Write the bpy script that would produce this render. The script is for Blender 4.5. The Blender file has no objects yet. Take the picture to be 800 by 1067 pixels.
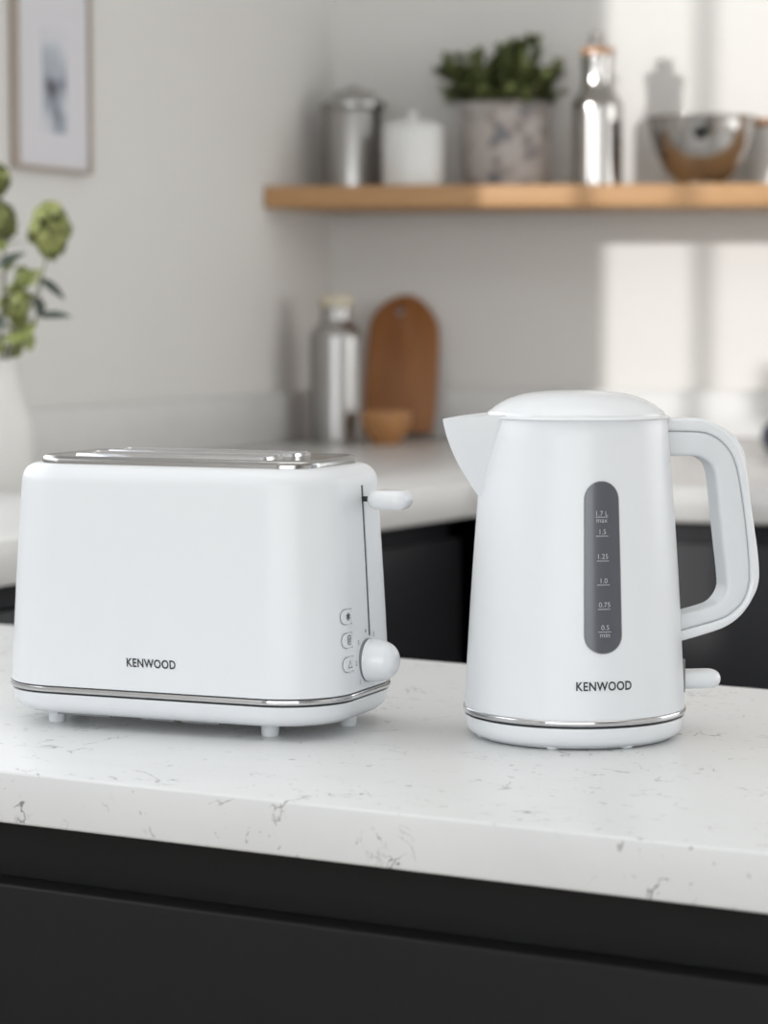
import bpy, bmesh, math, random
from mathutils import Vector, Matrix, noise

random.seed(11)
PI = math.pi
D = bpy.data
C = bpy.context.scene.collection
sc = bpy.context.scene

# ------------------------------------------------------------------ camera model (used to survey the place from the photograph)
F, CX, CY, HOR = 2700.0, 400.0, 533.5, 325.0
PITCH = math.atan((CY - HOR) / F)
TOP = 0.91                      # island worktop
ZC = TOP + 0.277                # camera height
ZW = ZC - 0.227                 # worktop along the walls

def ray(x, y):
    u = (x - CX) / F; v = (y - CY) / F
    return Vector((u, math.cos(PITCH) - v * math.sin(PITCH), -math.sin(PITCH) - v * math.cos(PITCH)))
def at_z(x, y, z):
    r = ray(x, y); t = (z - ZC) / r.z
    return Vector((r.x * t, r.y * t, z))
def at_y(x, y, Y):
    r = ray(x, y); t = Y / r.y
    return Vector((r.x * t, Y, ZC + r.z * t))

# ------------------------------------------------------------------ materials
def mat(name, col, rough=0.5, metal=0.0, var=0.04, scale=30.0, bump=0.0, bscale=None, coat=0.0, stretch=None, spec=None, sheen=0.0):
    m = D.materials.new(name); m.use_nodes = True
    nt = m.node_tree; N = nt.nodes; L = nt.links
    b = N['Principled BSDF']
    b.inputs['Roughness'].default_value = rough; b.inputs['Metallic'].default_value = metal
    b.inputs['Coat Weight'].default_value = coat; b.inputs['Coat Roughness'].default_value = 0.12
    if spec is not None: b.inputs['Specular IOR Level'].default_value = spec
    tc = N.new('ShaderNodeTexCoord'); mp = N.new('ShaderNodeMapping')
    if stretch: mp.inputs['Scale'].default_value = stretch
    L.new(tc.outputs['Object'], mp.inputs['Vector'])
    nz = N.new('ShaderNodeTexNoise'); nz.inputs['Scale'].default_value = scale; nz.inputs['Detail'].default_value = 4
    L.new(mp.outputs['Vector'], nz.inputs['Vector'])
    mx = N.new('ShaderNodeMix'); mx.data_type = 'RGBA'
    mx.inputs['A'].default_value = tuple(c * (1 - var) for c in col[:3]) + (1,)
    mx.inputs['B'].default_value = tuple(min(1, c * (1 + var)) for c in col[:3]) + (1,)
    L.new(nz.outputs['Fac'], mx.inputs['Factor']); L.new(mx.outputs['Result'], b.inputs['Base Color'])
    if bump:
        n2 = N.new('ShaderNodeTexNoise'); n2.inputs['Scale'].default_value = bscale or scale; n2.inputs['Detail'].default_value = 3
        L.new(mp.outputs['Vector'], n2.inputs['Vector'])
        bp = N.new('ShaderNodeBump'); bp.inputs['Strength'].default_value = bump; bp.inputs['Distance'].default_value = 0.002
        L.new(n2.outputs['Fac'], bp.inputs['Height']); L.new(bp.outputs['Normal'], b.inputs['Normal'])
    return m

def wood(name, c1, c2, scale=6.0, axis=(1, 12, 12), rough=0.5):
    m = mat(name, c1, rough, 0, 0, scale)
    nt = m.node_tree; N = nt.nodes; L = nt.links; b = N['Principled BSDF']
    mp = [n for n in N if n.type == 'MAPPING'][0]; mp.inputs['Scale'].default_value = axis
    nz = [n for n in N if n.type == 'TEX_NOISE'][0]; nz.inputs['Detail'].default_value = 8; nz.inputs['Distortion'].default_value = 1.2
    mx = [n for n in N if n.type == 'MIX'][0]
    mx.inputs['A'].default_value = c1 + (1,); mx.inputs['B'].default_value = c2 + (1,)
    return m

def quartz(name):
    m = D.materials.new(name); m.use_nodes = True
    nt = m.node_tree; N = nt.nodes; L = nt.links; b = N['Principled BSDF']
    b.inputs['Roughness'].default_value = 0.32
    tc = N.new('ShaderNodeTexCoord')
    def nzn(scale, detail=5, dist=0.0, vec=None, w=0.0):
        mp = N.new('ShaderNodeMapping'); mp.inputs['Location'].default_value = (w, w * 1.7, w * 0.6)
        if vec: mp.inputs['Scale'].default_value = vec
        L.new(tc.outputs['Object'], mp.inputs['Vector'])
        n = N.new('ShaderNodeTexNoise'); n.inputs['Scale'].default_value = scale; n.inputs['Detail'].default_value = detail
        n.inputs['Distortion'].default_value = dist; L.new(mp.outputs['Vector'], n.inputs['Vector']); return n
    def maprange(src, a, bb, c, d):
        r = N.new('ShaderNodeMapRange'); r.inputs['From Min'].default_value = a; r.inputs['From Max'].default_value = bb
        r.inputs['To Min'].default_value = c; r.inputs['To Max'].default_value = d; L.new(src, r.inputs['Value']); return r.outputs['Result']
    def math_(op, a, bb):
        k = N.new('ShaderNodeMath'); k.operation = op
        for i, s in enumerate((a, bb)):
            if hasattr(s, 'links'): L.new(s, k.inputs[i])
            else: k.inputs[i].default_value = s
        return k.outputs[0]
    def vein(scale, width, mlo, mhi, w, mscale, dist=0.6):
        v = nzn(scale, 6, dist, None, w)
        d = math_('ABSOLUTE', math_('SUBTRACT', v.outputs['Fac'], 0.5), 0.0)
        line = maprange(d, 0.0, width, 1.0, 0.0)
        k = nzn(mscale, 3, 0, None, w + 5)
        return math_('MULTIPLY', line, maprange(k.outputs['Fac'], mlo, mhi, 0.0, 1.0))
    base = nzn(5, 6, 0.8, (1, 1, 1), 2)
    mx = N.new('ShaderNodeMix'); mx.data_type = 'RGBA'
    mx.inputs['A'].default_value = (0.63, 0.64, 0.645, 1); mx.inputs['B'].default_value = (0.76, 0.77, 0.77, 1)
    L.new(base.outputs['Fac'], mx.inputs['Factor'])
    v1 = vein(21, 0.010, 0.555, 0.63, 1.0, 30)
    v2 = vein(34, 0.018, 0.58, 0.67, 9.0, 40)
    fl = nzn(150, 2, 0.3, None, 4.0)
    flk = math_('MULTIPLY', maprange(fl.outputs['Fac'], 0.66, 0.71, 0, 1), maprange(nzn(16, 2, 0, None, 14).outputs['Fac'], 0.47, 0.57, 0, 1))
    tot = math_('MINIMUM', math_('ADD', math_('ADD', math_('MULTIPLY', v1, 0.85), math_('MULTIPLY', v2, 0.35)), math_('MULTIPLY', flk, 0.5)), 0.9)
    m2 = N.new('ShaderNodeMix'); m2.data_type = 'RGBA'
    m2.inputs['B'].default_value = (0.10, 0.095, 0.09, 1)
    L.new(mx.outputs['Result'], m2.inputs['A']); L.new(tot, m2.inputs['Factor'])
    L.new(m2.outputs['Result'], b.inputs['Base Color'])
    return m

M = {}
M['wall'] = mat('wall_paint', (0.70, 0.685, 0.66), 0.85, 0, 0.015, 8, 0.05, 250)
M['ceiling'] = mat('ceiling_paint', (0.80, 0.80, 0.79), 0.9, 0, 0.01, 8)
M['floor'] = wood('floor_boards', (0.42, 0.36, 0.30), (0.52, 0.46, 0.38), 3, (1, 8, 8), 0.5)
M['frame_white'] = mat('window_frame_paint', (0.80, 0.80, 0.79), 0.4, 0, 0.02, 20)
M['quartz'] = quartz('white_veined_quartz')
M['stone'] = mat('pale_grey_stone', (0.66, 0.655, 0.645), 0.3, 0, 0.05, 25)
M['black'] = mat('black_matt_lacquer', (0.0090, 0.0090, 0.0095), 0.5, 0, 0.06, 60, 0.02, 300, spec=0.2)
M['blackin'] = mat('black_rail', (0.010, 0.010, 0.0105), 0.5, 0, 0.05, 60, spec=0.2)
M['slate'] = mat('charcoal_cabinet_lacquer', (0.015, 0.015, 0.018), 0.45, 0, 0.05, 60, spec=0.3)
M['white'] = mat('white_satin_enamel', (0.75, 0.77, 0.79), 0.36, 0, 0.006, 40, 0.015, 900, coat=0.1)
M['white2'] = mat('white_gloss_plastic', (0.76, 0.78, 0.80), 0.24, 0, 0.006, 40, coat=0.2)
M['grip'] = mat('pale_grey_grip_plastic', (0.69, 0.715, 0.735), 0.45, 0, 0.01, 60)
M['chrome'] = mat('polished_chrome', (0.60, 0.60, 0.61), 0.09, 1, 0.02, 40)
M['brushed'] = mat('brushed_chrome', (0.42, 0.415, 0.41), 0.14, 1, 0.05, 60, 0.03, 200, stretch=(1, 30, 1))
M['dark'] = mat('dark_slot_metal', (0.03, 0.03, 0.032), 0.5, 0.4, 0.1, 80)
M['seam'] = mat('seam_shadow_plastic', (0.20, 0.20, 0.21), 0.6, 0, 0.05, 80)
M['ink'] = mat('charcoal_print', (0.035, 0.035, 0.038), 0.5, 0, 0.03, 80)
M['tick'] = mat('grey_print', (0.10, 0.10, 0.105), 0.5, 0, 0.03, 80)
M['smoke'] = mat('smoky_grey_window_plastic', (0.090, 0.096, 0.112), 0.22, 0, 0.06, 30, coat=0.3)
M['mark'] = mat('pale_grey_print', (0.44, 0.45, 0.47), 0.5, 0, 0.02, 80)
M['steel'] = mat('brushed_steel', (0.43, 0.42, 0.41), 0.31, 1, 0.06, 20, 0.02, 100, stretch=(1, 1, 25))
M['steel2'] = mat('polished_steel', (0.44, 0.42, 0.40), 0.12, 1, 0.04, 20)
M['oak'] = wood('honey_oak', (0.38, 0.195, 0.078), (0.53, 0.31, 0.14), 7, (1.2, 14, 14), 0.5)
M['board'] = wood('reddish_brown_wood', (0.13, 0.040, 0.010), (0.42, 0.17, 0.045), 5, (10, 10, 1), 0.45)
M['bowlwood'] = wood('light_brown_wood', (0.36, 0.16, 0.055), (0.46, 0.23, 0.09), 9, (6, 6, 2), 0.45)
M['cork'] = mat('pale_wood_stopper', (0.62, 0.56, 0.44), 0.6, 0, 0.1, 60)
M['copper'] = mat('light_wood_collar', (0.42, 0.20, 0.08), 0.4, 0, 0.1, 60)
M['ceramic'] = mat('white_ceramic', (0.74, 0.74, 0.72), 0.4, 0, 0.03, 20)
M['vase'] = mat('off_white_vase_glaze', (0.66, 0.65, 0.62), 0.5, 0, 0.06, 25)
M['leaf'] = mat('dark_green_leaf', (0.150, 0.180, 0.070), 0.5, 0, 0.5, 60)
M['leaf2'] = mat('yellow_green_leaf', (0.22, 0.25, 0.08), 0.5, 0, 0.3, 60)
M['leaf3'] = mat('blue_green_leaf', (0.045, 0.065, 0.05), 0.45, 0, 0.3, 60)
M['petal'] = mat('yellow_green_petal', (0.19, 0.205, 0.065), 0.6, 0, 0.3, 60)
M['stem'] = mat('brown_green_stem', (0.09, 0.085, 0.04), 0.6, 0, 0.2, 60)
M['soil'] = mat('potting_soil', (0.03, 0.022, 0.015), 0.9, 0, 0.3, 80, 0.5, 80)
M['navy'] = mat('dark_blue_grey_glaze', (0.045, 0.05, 0.075), 0.25, 0, 0.1, 30, coat=0.3)
M['ash'] = wood('pale_ash_frame', (0.34, 0.28, 0.24), (0.44, 0.38, 0.33), 10, (8, 8, 1), 0.5)
M['mat'] = mat('white_picture_mount', (0.66, 0.65, 0.68), 0.7, 0, 0.02, 40)

def pot_material():
    m = mat('mottled_stone_glaze', (0.5, 0.48, 0.46), 0.6, 0, 0, 12)
    nt = m.node_tree; N = nt.nodes; L = nt.links
    nz = [n for n in N if n.type == 'TEX_NOISE'][0]; nz.inputs['Scale'].default_value = 26; nz.inputs['Detail'].default_value = 6
    mx = [n for n in N if n.type == 'MIX'][0]
    r = N.new('ShaderNodeValToRGB'); e = r.color_ramp.elements
    e[0].position = 0.34; e[0].color = (0.13, 0.15, 0.18, 1); e[1].position = 0.52; e[1].color = (0.46, 0.42, 0.40, 1)
    k = e.new(0.43); k.color = (0.30, 0.26, 0.24, 1)
    L.new(nz.outputs['Fac'], r.inputs['Fac']); L.new(r.outputs['Color'], N['Principled BSDF'].inputs['Base Color'])
    N.remove(mx); return m
M['pot'] = pot_material()

def art_material():
    m = mat('abstract_grey_print', (0.6, 0.6, 0.64), 0.5, 0, 0, 12)
    nt = m.node_tree; N = nt.nodes; L = nt.links
    nz = [n for n in N if n.type == 'TEX_NOISE'][0]; nz.inputs['Scale'].default_value = 13; nz.inputs['Detail'].default_value = 3
    mx = [n for n in N if n.type == 'MIX'][0]
    r = N.new('ShaderNodeValToRGB'); e = r.color_ramp.elements
    e[0].position = 0.30; e[0].color = (0.06, 0.06, 0.08, 1); e[1].position = 0.60; e[1].color = (0.62, 0.62, 0.66, 1)
    k = e.new(0.40); k.color = (0.34, 0.37, 0.43, 1); k = e.new(0.5); k.color = (0.50, 0.54, 0.58, 1)
    L.new(nz.outputs['Fac'], r.inputs['Fac']); L.new(r.outputs['Color'], N['Principled BSDF'].inputs['Base Color'])
    N.remove(mx); return m
M['art'] = art_material()

# ------------------------------------------------------------------ object helpers
def finish(me, angle=35):
    for p in me.polygons: p.use_smooth = True
    me.set_sharp_from_angle(angle=math.radians(angle))

def obj(name, bm, m, parent=None, angle=35, fix=True):
    if fix: bmesh.ops.recalc_face_normals(bm, faces=bm.faces)
    me = D.meshes.new(name); bm.to_mesh(me); bm.free()
    me.materials.append(m if not isinstance(m, str) else M[m]); finish(me, angle)
    o = D.objects.new(name, me); C.objects.link(o)
    if parent: o.parent = parent
    return o

def tag(o, label=None, cat=None, group=None, kind=None):
    if label: o['label'] = label
    if cat: o['category'] = cat
    if group: o['group'] = group
    if kind: o['kind'] = kind
    return o

def thing(name, label, cat, loc=(0, 0, 0), rotz=0.0, group=None):
    o = D.objects.new(name, None); C.objects.link(o); o.empty_display_size = 0.05
    o.location = loc; o.rotation_euler = (0, 0, rotz)
    return tag(o, label, cat, group)

def loft(bm, rings, cap0=True, cap1=True, closed=True):
    vr = [[bm.verts.new(p) for p in r] for r in rings]
    n = len(vr[0])
    for a, b in zip(vr, vr[1:]):
        for i in range(n if closed else n - 1):
            j = (i + 1) % n
            bm.faces.new((a[i], a[j], b[j], b[i]))
    if cap0: bm.faces.new(list(reversed(vr[0])))
    if cap1: bm.faces.new(vr[-1])
    return vr

def lathe(bm, prof, n=64, c=(0, 0, 0)):
    rings = []
    verts = []
    for r, z in prof:
        if r < 1e-6: verts.append([bm.verts.new((c[0], c[1], c[2] + z))])
        else: verts.append([bm.verts.new((c[0] + r * math.cos(2 * PI * i / n), c[1] + r * math.sin(2 * PI * i / n), c[2] + z)) for i in range(n)])
    for a, b in zip(verts, verts[1:]):
        for i in range(n):
            j = (i + 1) % n
            if len(a) == 1 and len(b) == 1: continue
            if len(a) == 1: bm.faces.new((a[0], b[j], b[i]))
            elif len(b) == 1: bm.faces.new((a[i], a[j], b[0]))
            else: bm.faces.new((a[i], a[j], b[j], b[i]))
    return bm

def smooth_profile(pts, k=6):
    return catmull([Vector((p[0], p[1], 0)) for p in pts], k)

def catmull(P, k=8):
    out = []
    n = len(P)
    for i in range(n - 1):
        p0 = P[max(i - 1, 0)]; p1 = P[i]; p2 = P[i + 1]; p3 = P[min(i + 2, n - 1)]
        for j in range(k):
            t = j / k
            out.append(0.5 * ((2 * p1) + (p2 - p0) * t + (2 * p0 - 5 * p1 + 4 * p2 - p3) * t * t + (3 * p1 - p0 - 3 * p2 + p3) * t ** 3))
    out.append(P[-1].copy())
    return out

def resample(P, n):
    L = [0.0]
    for a, b in zip(P, P[1:]): L.append(L[-1] + (b - a).length)
    out = []; j = 0
    for i in range(n):
        s = L[-1] * i / (n - 1)
        while j < len(L) - 2 and L[j + 1] < s: j += 1
        t = (s - L[j]) / max(1e-9, L[j + 1] - L[j])
        out.append(P[j].lerp(P[j + 1], min(1, max(0, t))))
    return out

def slathe(bm, prof, n=64, k=6):
    q = smooth_profile(prof, k)
    return lathe(bm, [(max(0.0, p.x), p.y) for p in q], n)

def rrect(L, W, r, z, n=12):
    r = min(r, L / 2 - 1e-4, W / 2 - 1e-4)
    pts = []
    for (cx, cy, a0) in ((L / 2 - r, W / 2 - r, 0), (-L / 2 + r, W / 2 - r, PI / 2), (-L / 2 + r, -W / 2 + r, PI), (L / 2 - r, -W / 2 + r, 3 * PI / 2)):
        for i in range(n + 1):
            a = a0 + PI / 2 * i / n
            pts.append(Vector((cx + r * math.cos(a), cy + r * math.sin(a), z)))
    return pts

def rbox(bm, lx, ly, lz, r, c=(0, 0, 0), n=6, edge=None):
    """box with rounded vertical corners and rounded top and bottom edges"""
    e = edge if edge is not None else min(r, lz / 2) * 0.999
    rings = []
    for i in range(n + 1):
        a = PI / 2 * i / n
        o = e * (1 - math.sin(a)); rings.append(rrect(lx - 2 * o, ly - 2 * o, max(r - o, 1e-4), -lz / 2 + e * (1 - math.cos(a)), n))
    for i in range(n + 1):
        a = PI / 2 * (n - i) / n
        o = e * (1 - math.sin(a)); rings.append(rrect(lx - 2 * o, ly - 2 * o, max(r - o, 1e-4), lz / 2 - e * (1 - math.cos(a)), n))
    c = Vector(c)
    loft(bm, [[p + c for p in rg] for rg in rings])
    return bm

def prism(bm, poly, z0, z1):
    loft(bm, [[Vector((p[0], p[1], z0)) for p in poly], [Vector((p[0], p[1], z1)) for p in poly]])
    return bm

def bevelled(bm, w, seg=3):
    bmesh.ops.recalc_face_normals(bm, faces=bm.faces)
    es = [e for e in bm.edges if len(e.link_faces) == 2 and e.calc_face_angle(0) > 0.5]
    bmesh.ops.bevel(bm, geom=es, offset=w, segments=seg, profile=0.5, affect='EDGES', clamp_overlap=True)
    return bm

def tube(bm, pts, r, n=8, taper=None):
    rings = []
    for i, p in enumerate(pts):
        t = (pts[min(i + 1, len(pts) - 1)] - pts[max(i - 1, 0)]).normalized()
        u = t.orthogonal().normalized() if i == 0 else (u - t * u.dot(t)).normalized()
        v = t.cross(u)
        rr = r if taper is None else r + (taper - r) * i / (len(pts) - 1)
        rings.append([p + (u * math.cos(2 * PI * k / n) + v * math.sin(2 * PI * k / n)) * rr for k in range(n)])
    loft(bm, rings)
    return bm

def cut(o, cutters):
    """boolean difference, baked to mesh data"""
    cs = []
    for bm in cutters:
        bmesh.ops.recalc_face_normals(bm, faces=bm.faces)
        me = D.meshes.new('cutter'); bm.to_mesh(me); bm.free()
        c = D.objects.new('cutter', me); C.objects.link(c); c.parent = o.parent
        md = o.modifiers.new('b', 'BOOLEAN'); md.operation = 'DIFFERENCE'; md.solver = 'EXACT'; md.object = c; cs.append(c)
    bpy.context.view_layer.update()
    me = D.meshes.new_from_object(o.evaluated_get(bpy.context.evaluated_depsgraph_get()))
    o.modifiers.clear(); o.data = me; finish(me)
    for c in cs:
        m_ = c.data; D.objects.remove(c); D.meshes.remove(m_)

def text2d(body, size, weight=0.0, spacing=1.0):
    """flat text mesh as (verts 2D, faces), centred"""
    cu = D.curves.new('t', 'FONT'); cu.body = body; cu.size = size; cu.align_x = 'CENTER'; cu.offset = weight; cu.space_character = spacing
    cu.resolution_u = 4
    o = D.objects.new('t', cu); C.objects.link(o); bpy.context.view_layer.update()
    me = D.meshes.new_from_object(o.evaluated_get(bpy.context.evaluated_depsgraph_get()))
    vs = [(v.co.x, v.co.y) for v in me.vertices]; fs = [tuple(p.vertices) for p in me.polygons]
    D.objects.remove(o); D.curves.remove(cu); D.meshes.remove(me)
    return vs, fs

def wrap(bm, vs, fs, fn, du=0, dv=0, sx=1.0, sy=1.0):
    v = [bm.verts.new(fn(x * sx + du, y * sy + dv)) for x, y in vs]
    for f in fs:
        try: bm.faces.new([v[i] for i in f])
        except ValueError: pass

def wrap_grid(bm, outline_fn, nu, nv, fn):
    """outline_fn(v01)->(u0,u1,v): strips across"""
    rows = []
    for j in range(nv + 1):
        u0, u1, v = outline_fn(j / nv)
        rows.append([bm.verts.new(fn(u0 + (u1 - u0) * i / nu, v)) for i in range(nu + 1)])
    for a, b in zip(rows, rows[1:]):
        for i in range(nu): bm.faces.new((a[i], a[i + 1], b[i + 1], b[i]))
    bmesh.ops.remove_doubles(bm, verts=bm.verts, dist=1e-6)

def bar2d(bm, u0, u1, v0, v1, fn, n=6):
    rows = [[bm.verts.new(fn(u0 + (u1 - u0) * i / n, v)) for i in range(n + 1)] for v in (v0, v1)]
    for i in range(n): bm.faces.new((rows[0][i], rows[0][i + 1], rows[1][i + 1], rows[1][i]))

def stroke2d(bm, pts, w, fn, closed=False):
    """a thin line of width w along 2D points, wrapped to a surface"""
    n = len(pts)
    L, R = [], []
    for i in range(n):
        if closed: a = pts[i - 1]; b = pts[(i + 1) % n]
        else: a = pts[max(i - 1, 0)]; b = pts[min(i + 1, n - 1)]
        dx, dy = b[0] - a[0], b[1] - a[1]; l = math.hypot(dx, dy) or 1
        nx, ny = -dy / l * w / 2, dx / l * w / 2
        L.append(bm.verts.new(fn(pts[i][0] + nx, pts[i][1] + ny))); R.append(bm.verts.new(fn(pts[i][0] - nx, pts[i][1] - ny)))
    for i in range(n if closed else n - 1):
        j = (i + 1) % n
        bm.faces.new((L[i], L[j], R[j], R[i]))

# ------------------------------------------------------------------ the room
def rad(a): return math.radians(a)
COR = Vector((-0.0934, 4.756))                                   # far corner of the room
BU = Vector((math.cos(rad(7)), -math.sin(rad(7)))); BN = Vector((-math.sin(rad(7)), -math.cos(rad(7))))     # along / out of the back wall
LU = Vector((-math.sin(rad(22)), -math.cos(rad(22)))); LN = Vector((math.cos(rad(22)), -math.sin(rad(22)))) # along (to the viewer) / out of the left wall
def bw(a, d): return COR + BU * a + BN * d
def lw(a, d): return COR + LU * a + LN * d
RW_A = 2.7
H = 2.6
BR = bw(RW_A, 0)
REAR = -1.9
ll = (COR.y - REAR) / math.cos(rad(22))
LL = lw(ll, 0); RR = Vector((BR.x, REAR))
T = 0.12

def wall_seg(bm, p, q, z0, z1, out):
    o = out * T
    prism(bm, [p, q, q + o, p + o], z0, z1)

def structure(name, bm, m):
    o = obj(name, bm, m, None, 30); o['kind'] = 'structure'; return o

bm = bmesh.new(); prism(bm, [LL + Vector((-.3, -.3)), RR + Vector((.3, -.3)), BR + Vector((.3, .3)), COR + Vector((-.3, .3))], -0.1, 0); structure('floor', bm, 'floor')
bm = bmesh.new(); prism(bm, [LL + Vector((-.3, -.3)), RR + Vector((.3, -.3)), BR + Vector((.3, .3)), COR + Vector((-.3, .3))], H, H + 0.1); structure('ceiling', bm, 'ceiling')
bm = bmesh.new(); wall_seg(bm, bw(-0.15, 0), bw(RW_A + 0.15, 0), 0, H, -BN); structure('wall_back', bm, 'wall')
bm = bmesh.new()
SY0, SY1, SZ0_, SZ1_ = 1.9, 4.1, 1.0, 2.3
for q0, q1, z0, z1 in ((REAR - .12, SY0, 0, H), (SY1, BR.y, 0, H), (SY0, SY1, 0, SZ0_), (SY0, SY1, SZ1_, H)):
    wall_seg(bm, Vector((RR.x, q0)), Vector((RR.x, q1)), z0, z1, Vector((1, 0)))
structure('wall_right', bm, 'wall')
bm = bmesh.new()
def sbar(q0, q1, z0, z1): prism(bm, [(RR.x + .03, q0), (RR.x + .03, q1), (RR.x + .07, q1), (RR.x + .07, q0)], z0, z1)
sbar(SY0 + .001, SY0 + .04, SZ0_ + .001, SZ1_ - .001); sbar(SY1 - .04, SY1 - .001, SZ0_ + .001, SZ1_ - .001)
sbar(SY0 + .04, SY1 - .04, SZ0_ + .001, SZ0_ + .04); sbar(SY0 + .04, SY1 - .04, SZ1_ - .04, SZ1_ - .001); sbar(2.98, 3.02, SZ0_ + .04, SZ1_ - .04)
structure('fill_window_3', bm, 'frame_white')  # unseen window, added so light from the right lifts the left wall
# left wall with a three-light window close to the picture
def a_of_y(Y): return (COR.y - Y) / math.cos(rad(22))
WA0, WA1, WZ0, WZ1 = a_of_y(3.60), a_of_y(0.78), 1.20, 2.27
bm = bmesh.new()
wall_seg(bm, lw(0, 0), lw(WA0, 0), 0, H, -LN); wall_seg(bm, lw(WA1, 0), lw(ll, 0), 0, H, -LN)
wall_seg(bm, lw(WA0, 0), lw(WA1, 0), 0, WZ0, -LN); wall_seg(bm, lw(WA0, 0), lw(WA1, 0), WZ1, H, -LN)
structure('wall_left', bm, 'wall')
bm = bmesh.new()
def wbar(a0, a1, z0, z1, d0=-0.05, d1=-0.02): prism(bm, [lw(a0, d0), lw(a1, d0), lw(a1, d1), lw(a0, d1)], z0, z1)
wbar(WA0 + .001, WA0 + 0.03, WZ0 + .001, WZ1 - .001); wbar(WA1 - 0.03, WA1 - .001, WZ0 + .001, WZ1 - .001)
wbar(WA0 + .03, WA1 - .03, WZ0 + .001, WZ0 + 0.03); wbar(WA0 + .03, WA1 - .03, WZ1 - 0.03, WZ1 - .001)
for Y in (3.097, 2.70, 2.30, 1.92, 1.515, 1.11): wbar(a_of_y(Y) - 0.009, a_of_y(Y) + 0.009, WZ0 + .03, WZ1 - .03, -0.045, -0.025)
structure('window_1', bm, 'frame_white')
# rear wall behind the viewer with a wide window
RX0, RX1, RZ0, RZ1 = -2.3, 1.2, 0.75, 2.35
bm = bmesh.new()
def rw(x0, x1, z0, z1): prism(bm, [(x0, REAR), (x1, REAR), (x1, REAR - T), (x0, REAR - T)], z0, z1)
rw(LL.x, RX0, 0, H); rw(RX1, RR.x, 0, H); rw(RX0, RX1, 0, RZ0); rw(RX0, RX1, RZ1, H)
structure('wall_rear', bm, 'wall')
bm = bmesh.new()
def rbar(x0, x1, z0, z1): prism(bm, [(x0, REAR - 0.03), (x1, REAR - 0.03), (x1, REAR - 0.07), (x0, REAR - 0.07)], z0, z1)
rbar(RX0 + .001, RX0 + .05, RZ0 + .001, RZ1 - .001); rbar(RX1 - .05, RX1 - .001, RZ0 + .001, RZ1 - .001)
rbar(RX0 + .05, RX1 - .05, RZ0 + .001, RZ0 + .05); rbar(RX0 + .05, RX1 - .05, RZ1 - .05, RZ1 - .001)
for k in (1, 2): x = RX0 + (RX1 - RX0) * k / 3; rbar(x - .02, x + .02, RZ0 + .05, RZ1 - .05)
structure('window_2', bm, 'frame_white')

# ------------------------------------------------------------------ island
IF0 = at_z(0, 802.5, TOP).xy; IF1 = at_z(800, 888.5, TOP).xy
iu = (IF1 - IF0).normalized(); inn = Vector((-iu.y, iu.x))        # along the front edge / away from the viewer
IB0 = at_z(10, 651, TOP).xy; IB1 = at_z(800, 718, TOP).xy
ia = IF0 - iu * 0.56; ib = IF1 + iu * 0.75
ISL = thing('island_worktop', 'thick white veined quartz worktop of the kitchen island under toaster and kettle', 'worktop', (ia.x, ia.y, 0), math.atan2(iu.y, iu.x))
def isl(p): d = p - ia; return Vector((d.dot(iu), d.dot(inn)))
def line_at(p, q, x): t = (x - p.x) / (q.x - p.x); return p.y + (q.y - p.y) * t
Lx = (ib - ia).length
b0, b1 = isl(IB0), isl(IB1)
SLAB = 0.0325
def slab_bm():
    bm = bmesh.new()
    prism(bm, [(0, 0), (Lx, 0), (Lx, line_at(b0, b1, Lx)), (0, line_at(b0, b1, 0))], TOP - SLAB, TOP)
    return bevelled(bm, 0.0022, 3)
obj('slab', slab_bm(), 'quartz', ISL, 40)
DEP = min(line_at(b0, b1, 0), line_at(b0, b1, Lx))
CAB = thing('island_cabinet', 'black handleless island cabinet under the white quartz worktop', 'cabinet', (ia.x, ia.y, 0), math.atan2(iu.y, iu.x))
DTOP = TOP - SLAB - 0.0375
bm = bmesh.new(); prism(bm, [(0.04, 0.034), (Lx - .04, 0.034), (Lx - .04, DEP - .03), (.04, DEP - .03)], 0.1, TOP - SLAB); obj('carcass', bm, 'black', CAB)
bm = bmesh.new(); prism(bm, [(0.04, 0.024), (Lx - .04, 0.024), (Lx - .04, 0.034), (.04, 0.034)], DTOP - 0.02, TOP - SLAB - 0.0005); obj('recessed_rail', bm, 'blackin', CAB)
bm = bmesh.new(); prism(bm, [(0.04, 0.001), (Lx - .04, 0.001), (Lx - .04, 0.0235), (.04, 0.0235)], 0.48, DTOP); bevelled(bm, 0.0024, 3); obj('drawer_front', bm, 'black', CAB)
bm = bmesh.new(); prism(bm, [(0.04, 0.004), (Lx - .04, 0.004), (Lx - .04, 0.0235), (.04, 0.0235)], 0.11, 0.45); bevelled(bm, 0.0012, 2); obj('drawer_front', bm, 'black', CAB)
bm = bmesh.new(); prism(bm, [(0.05, 0.06), (Lx - .05, 0.06), (Lx - .05, DEP - .06), (.05, DEP - .06)], 0, 0.1); obj('plinth', bm, 'blackin', CAB)

# ------------------------------------------------------------------ worktop and cabinets along the walls
L0 = at_z(10, 562, ZW).xy; L1 = at_z(440, 509, ZW).xy; lv = (L1 - L0).normalized()
Rp = at_z(745, 508, ZW).xy; rv = Vector((math.cos(rad(18)), -math.sin(rad(18))))
def isect(p, d, q, e):
    k = d.x * e.y - d.y * e.x; w = q - p
    return p + d * ((w.x * e.y - w.y * e.x) / k)
def run_polys(inset):
    ln = Vector((-lv.y, lv.x)); rn = Vector((-rv.y, rv.x))
    p0 = L0 + ln * inset; r0 = Rp + rn * inset
    P = isect(p0, lv, r0, rv)
    A = p0 - lv * 0.12
    Aw = isect(A, ln, COR, LU)
    R = r0 + rv * 1.45; Rw = isect(R, rn, COR, BU)
    return A, P, R, Rw, Aw, ln, rn, p0, r0
A, P, R, Rw, Aw, ln, rn, p0, r0 = run_polys(0)
WT = 0.047
eps = 0.0015
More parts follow.
